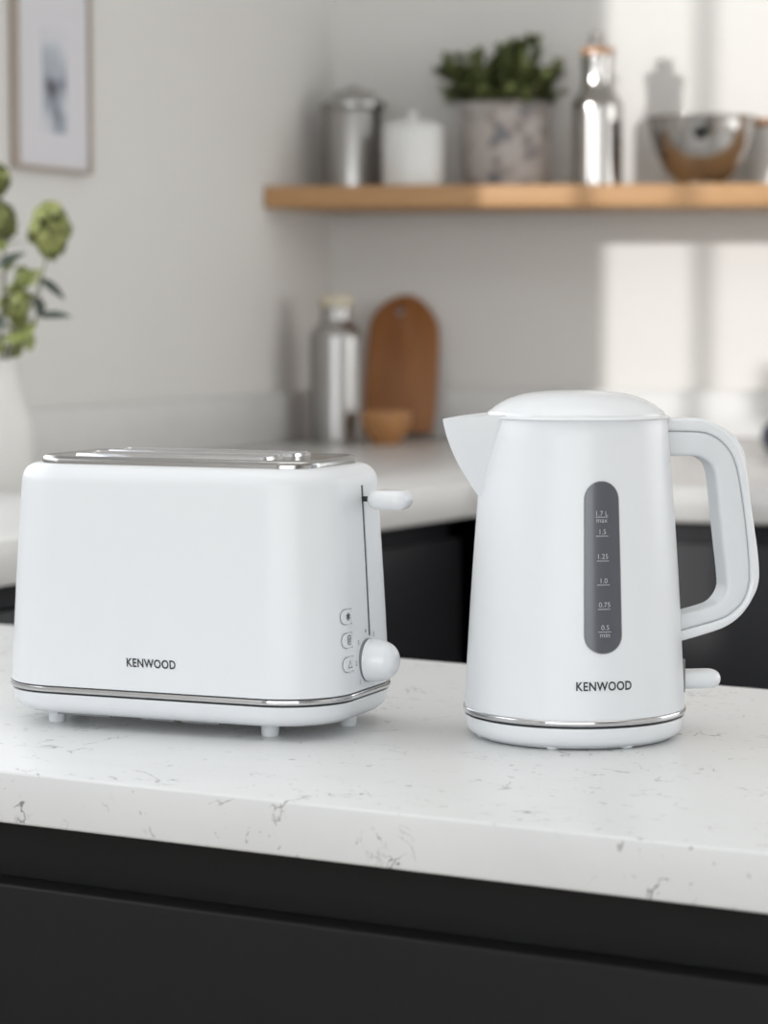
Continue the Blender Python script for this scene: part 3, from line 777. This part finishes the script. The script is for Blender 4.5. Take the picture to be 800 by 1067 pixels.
# ------------------------------------------------------------------ kettle
KR = rad(10.8)
kc = at_z(598, 760, TOP)
KX, KY = (597.0 - CX) / F * 1.715, 1.690
KET = thing('kettle', 'white electric kettle with grey water window standing right of the toaster', 'kettle', (KX, KY, TOP), KR)
KZ0, KZ1 = .0200, .2101
KR0, KR1 = .0721, .0592
def krad(z):
    k = max(0, min(1, (z - KZ0) / (KZ1 - KZ0))); return KR0 + (KR1 - KR0) * k + .0011 * math.sin(PI * k)
def ksurf(s, z, off=0.0):
    """s metres around from the window centre line (positive to the right)"""
    r = krad(z); a = -PI / 2 + s / .0665
    return Vector(((r + off) * math.cos(a), (r + off) * math.sin(a), z))
prof = [(0, KZ0 - .001), (KR0 - .002, KZ0 - .001)] + [(krad(KZ0 + (KZ1 - .0015 - KZ0) * i / 16), KZ0 + (KZ1 - .0015 - KZ0) * i / 16) for i in range(17)] + [(KR1 - .0006, KZ1 - .0004), (KR1 - .0016, KZ1), (KR1 - .004, KZ1), (KR1 - .0042, KZ1 - .002), (0, KZ1 - .002)]
bm = bmesh.new(); lathe(bm, prof, 96); obj('body', bm, 'white', KET, 40)
bm = bmesh.new()
slathe(bm, [(0, KZ1 - .0018), (.0568, KZ1 - .0018), (.0577, KZ1 + .0005), (.0570, KZ1 + .0022), (.0552, KZ1 + .0036), (.0512, KZ1 + .0066), (.0450, KZ1 + .0100), (.0370, KZ1 + .0128), (.0300, KZ1 + .0143), (.0200, KZ1 + .0154), (.0100, KZ1 + .0158), (0, KZ1 + .0159)], 96, 3)
lid = obj('lid', bm, 'white2', KET, 40)
def lidz(r): return KZ1 + .0159 - .0137 * (r / .057) ** 2.6
bm = bmesh.new()
ar = [(.034 + .0215 * k / 14, .016 + .004 * k / 14) for k in range(15)]
stroke2d(bm, ar[::-1] + [(.034, .016 - .032 * k / 8) for k in range(1, 8)] + [(u, -v) for u, v in ar], .0005, lambda u, v: Vector((u, v, lidz(math.hypot(u, v)) + .0006)))
obj('lid_seam', bm, 'grip', lid, 60, fix=False)
# base and chrome band
bm = bmesh.new()
slathe(bm, [(0, .0008), (.058, .0008), (.0645, .0014), (.0688, .0036), (.0709, .0070), (.0717, .0112), (.0718, .0140), (.0715, .0145), (.0700, .0146), (.05, .0147), (0, .0147)], 96, 3); obj('power_base', bm, 'white2', KET, 40)
for a in (-118, -72, 0, 90, 180):
    bm = bmesh.new(); lathe(bm, [(0, 0), (.0036, 0), (.0042, .0006), (.0042, .0022), (0, .0022)], 16, (.0610 * math.cos(rad(a)), .0610 * math.sin(rad(a)), 0)); obj('foot', bm, 'white2', KET)
bm = bmesh.new(); lathe(bm, [(.064, .0160), (.0718, .0160), (.0727, .0163), (.0731, .0170), (.0732, .0180), (.0731, .0190), (.0727, .0197), (.0719, .0200), (.064, .0200), (.064, .0160)], 96); obj('chrome_band', bm, 'chrome', KET, 60)
bm = bmesh.new(); lathe(bm, [(.064, .0144), (.0708, .0144), (.0708, .0162), (.064, .0162), (.064, .0144)], 96); obj('shadow_gap', bm, 'dark', KET, 60)
# spout
def kloc(px, py, y=0.0):
    """kettle-local (x, z) of the image point on the plane local y = y"""
    r = ray(px, py)
    n = Vector((-math.sin(KR), math.cos(KR), 0)); p0_ = Vector((KX, KY, TOP)) + n * y; o = Vector((0, 0, ZC))
    tt = (p0_ - o).dot(n) / r.dot(n); w = o + r * tt - Vector((KX, KY, TOP))
    return w.x * math.cos(KR) + w.y * math.sin(KR), w.z
tipc = [kloc(*p) for p in ((461, 437), (464.5, 452), (470, 468), (478, 485), (487, 500), (497.5, 515.5))]
tp = resample(catmull([Vector((x, z, 0)) for x, z in tipc], 8), 15)
zt, zb = tp[0].y, tp[-1].y
bm = bmesh.new()
rings = []
NS = 12
for i, p in enumerate(tp):
    z = p.y; f = (z - zb) / (zt - zb)
    al = rad(1.0 + 22.5 * f); rb = krad(z) - .0006; tip = max(-p.x, krad(z) + .0001)
    yb = rb * math.sin(al); xb = rb * math.cos(al)
    ring = []
    for k in range(-NS, NS + 1):
        u = abs(k) / NS; bl_ = 1 - u ** 1.45 * 1.0
        x = xb + (tip - xb) * (1 - u ** 1.35); y = yb * (k / NS) * (1.0)
        ring.append(Vector((-x, y, z + (.0035 * (1 - f * 0) * (u) if i == 0 else 0))))
    ring = ring + [Vector((-(xb - .006), yb * .9, ring[-1].z)), Vector((-(xb - .006), -yb * .9, ring[0].z))]
    rings.append(ring)
loft(bm, rings); obj('spout', bm, 'white', KET, 50)
# handle
yo, yi = -.0105, .004
outer = [(682, 436), (710, 436), (729, 436), (746, 442), (762, 454), (774, 474), (779, 496), (782, 522), (786, 549), (789.5, 575), (791, 593), (790.5, 606), (786, 620), (773, 640), (756, 653), (734, 661), (710, 668), (698, 671.5)]
seam = [(682, 449), (698, 449), (729, 450), (743, 454), (756, 464), (765, 479), (770, 498), (775, 530), (779.5, 571), (781, 598), (780.5, 608), (775, 625), (763, 638), (748, 646), (709, 657), (698, 660)]
inner = [(682, 474), (702, 474), (718, 474), (729, 478.5), (735, 486), (738.5, 503), (744, 557), (748.5, 598), (748, 613), (739, 626), (724, 632), (709, 636), (698, 639)]
def path(pxs, y): return resample(catmull([Vector((*kloc(a, b, y), 0)) for a, b in pxs], 8), 120)
po_, ps_, pi_ = path(outer, yo), path(seam, yo), path(inner, yi)
def strip(pa, pb, w, name, m, rnd=.0035, z0=0):
    """solid strip between two edge paths, width 2w, rounded section"""
    sec = []
    n = 4
    rings = []
    for a, b in zip(pa, pb):
        h = (a - b).length; r = min(rnd, h * .45); ring = []
        for (sx, sy, a0) in ((1, 1, 0), (-1, 1, PI / 2), (-1, -1, PI), (1, -1, 3 * PI / 2)):
            for i in range(n + 1):
                an = a0 + PI / 2 * i / n
                u = sx * (h / 2 - r) + r * math.cos(an); v = sy * (w - r) + r * math.sin(an)
                q = b.lerp(a, .5 + u / h)
                ring.append(Vector((q.x, v, q.y)))
        rings.append(ring)
    bm = bmesh.new(); loft(bm, rings); return bm
hd = obj('handle', strip(po_, ps_, .0120, 'handle', 'white', .0025), 'white2', KET, 50)
obj('handle_grip', strip([p.lerp(q, .004) for p, q in zip(ps_, pi_)], pi_, .0119, 'grip', 'grip', .0030), 'grip', hd, 50)['label'] = 'pale grey inner grip'
lip = resample(po_, 240)
seg = [p for p in lip if 0 < 1]
i0, i1 = 42, 84
up_ = []
for i in range(i0, i1):
    tt = (lip[i + 1] - lip[i - 1]).normalized(); nn = Vector((-tt.y, tt.x, 0))
    if nn.dot(Vector((0.5, 1, 0))) < 0: nn = -nn
    f = (i - i0) / (i1 - 1 - i0); up_.append((lip[i] + nn * (.0002 + .0020 * math.sin(PI * min(1, f * 1.5 + .02) / 2 if f < .66 else PI / 2 * (1 + (f - .66) / .34 * .98))), lip[i] - nn * .002))
obj('thumb_button', strip([a for a, b in up_], [b for a, b in up_], .0085, 'tb', 'white', .001), 'white2', hd, 50)
# switch
bm = bmesh.new(); rbox(bm, .036, .020, .0122, .0088, (.0815, 0, .0345), 7); obj('switch', bm, 'white2', KET, 60)
bm = bmesh.new(); prism(bm, [(KR0 - .006, -.0105), (KR0 + .0004, -.0105), (KR0 + .0004, .0105), (KR0 - .006, .0105)], .0270, .0490); obj('switch_recess', bm, 'seam', KET)
# water window
WZa, WZb, WH = .0623, .1705, .0114
def cap(k):
    v = WZa + (WZb - WZa) * (0.5 - 0.5 * math.cos(PI * k)); d = 0
    if v < WZa + WH: d = WZa + WH - v
    if v > WZb - WH: d = v - (WZb - WH)
    h = math.sqrt(max(0, WH * WH - d * d)); return (-h, h, v)
bm = bmesh.new(); wrap_grid(bm, cap, 14, 60, lambda u, v: ksurf(u, v, .0003)); win = obj('water_window', bm, 'smoke', KET, fix=True)
bm = bmesh.new(); ol = []
for k in range(61): u0, u1, v = cap(k / 60); ol.append((u1 + .0002, v))
for k in range(59, 0, -1): u0, u1, v = cap(k / 60); ol.append((u0 - .0002, v))
stroke2d(bm, ol, .0006, lambda u, v: ksurf(u, v, .00045), True); obj('window_rim', bm, 'seam', win, fix=False)
def kz(py): return .277 - (py - 325) / F * 1.629
def ksz(px, py):
    return (px - 627.0) / F * 1.629
bm = bmesh.new()
fnm = lambda u, v: ksurf(u, v, .0006)
def put(bm, body, px, py, cap_h, width_px=None):
    vs, fs = text2d(body, cap_h / .70, 0)
    wd = max(v[0] for v in vs) - min(v[0] for v in vs)
    sx = 1.0 if width_px is None else width_px / F * 1.64 / wd
    wrap(bm, vs, fs, fnm, ksz(px, py), kz(py), sx, 1.0)
for txt, px, py, lp in (('1.7 L', 626.5, 537.2, 538.7), ('1.5', 627.0, 556.3, 558.3), ('1.25', 627.0, 582.0, 584.2), ('1.0', 627.6, 607.3, 609.2), ('0.75', 628.6, 632.4, 634.6), ('0.5', 629.0, 656.2, 658.3)):
    put(bm, txt, px, py, .0031)
    cxp = 626.6 + (lp - 538) * .015
    bar2d(bm, ksz(cxp - 6.6, lp), ksz(cxp + 6.6, lp), kz(lp) - .00022, kz(lp) + .00022, fnm)
put(bm, 'max', 626.6, 544.3, .0031); put(bm, 'min', 628.6, 664.0, .0031)
obj('level_marks', bm, 'mark', win, fix=False)['label'] = 'pale grey litre marks'
vs, fs = text2d('KENWOOD', .0078, .00018, 1.07)
wid = max(v[0] for v in vs) - min(v[0] for v in vs)
bm = bmesh.new(); wrap(bm, vs, fs, lambda u, v: ksurf(u, v, .0003), .0006, kz(719.5), .0342 / wid, 1.0)
obj('logo', bm, 'ink', KET, fix=False)['label'] = 'black printed maker lettering'

# ------------------------------------------------------------------ light
sun = D.lights.new('sun', 'SUN'); sun.energy = 2.5; sun.angle = rad(1.2); sun.color = (1.0, 0.985, 0.965)
so_ = D.objects.new('sun', sun); C.objects.link(so_)
az, el = rad(41.2), rad(9.0)
dv = Vector((math.sin(az) * math.cos(el), math.cos(az) * math.cos(el), -math.sin(el)))
so_.rotation_euler = dv.to_track_quat('-Z', 'Y').to_euler(); so_.location = (-3, 1, 2)

def area(name, loc, aim, sx, sy, power, col=(1, 1, 1)):
    l = D.lights.new(name, 'AREA'); l.shape = 'RECTANGLE'; l.size = sx; l.size_y = sy; l.energy = power; l.color = col
    o = D.objects.new(name, l); C.objects.link(o); o.location = loc
    o.rotation_euler = (Vector(aim) - Vector(loc)).to_track_quat('-Z', 'Y').to_euler(); return o
area('window_daylight', ((RX0 + RX1) / 2, REAR - 0.15, (RZ0 + RZ1) / 2), ((RX0 + RX1) / 2, 5, (RZ0 + RZ1) / 2), RX1 - RX0, RZ1 - RZ0, 56, (0.97, 0.985, 1.0))
wm = lw((WA0 + WA1) / 2, -0.2); wa = lw((WA0 + WA1) / 2, 1)
area('side_window_daylight', (wm.x, wm.y, (WZ0 + WZ1) / 2), (wa.x, wa.y, (WZ0 + WZ1) / 2), WA1 - WA0, WZ1 - WZ0, 19, (0.97, 0.985, 1.0))
area('right_fill_light', (RR.x + .15, 3.0, 1.65), (0, 3.2, 1.65), SY1 - SY0, SZ1_ - SZ0_, 21, (1.0, 0.99, 0.97))  # fill lamp in the added right opening, brightens left wall and background
area('top_fill_light', (0.2, 1.5, H - 0.03), (0.2, 1.5, 0), 1.8, 1.2, 8, (1.0, 0.98, 0.95))  # added overhead fill, gives the worktops more light from above

w = D.worlds.new('sky'); sc.world = w; w.use_nodes = True
bg = w.node_tree.nodes['Background']; bg.inputs['Color'].default_value = (0.85, 0.92, 1.0, 1); bg.inputs['Strength'].default_value = 0.9

# ------------------------------------------------------------------ camera
cam = D.cameras.new('camera'); co = D.objects.new('camera', cam); C.objects.link(co)
co.location = (0, 0, ZC); co.rotation_euler = (PI / 2 - PITCH, 0, 0)
cam.sensor_fit = 'HORIZONTAL'; cam.sensor_width = 36; cam.lens = F / 800 * 36
cam.clip_start = 0.05
cam.dof.use_dof = True; cam.dof.focus_distance = 1.66; cam.dof.aperture_fstop = 10.0
sc.camera = co
vs_ = sc.view_settings
vs_.view_transform = 'Standard'; vs_.look = 'None'; vs_.gamma = 1.0; vs_.use_curve_mapping = False; vs_.exposure = 0.0
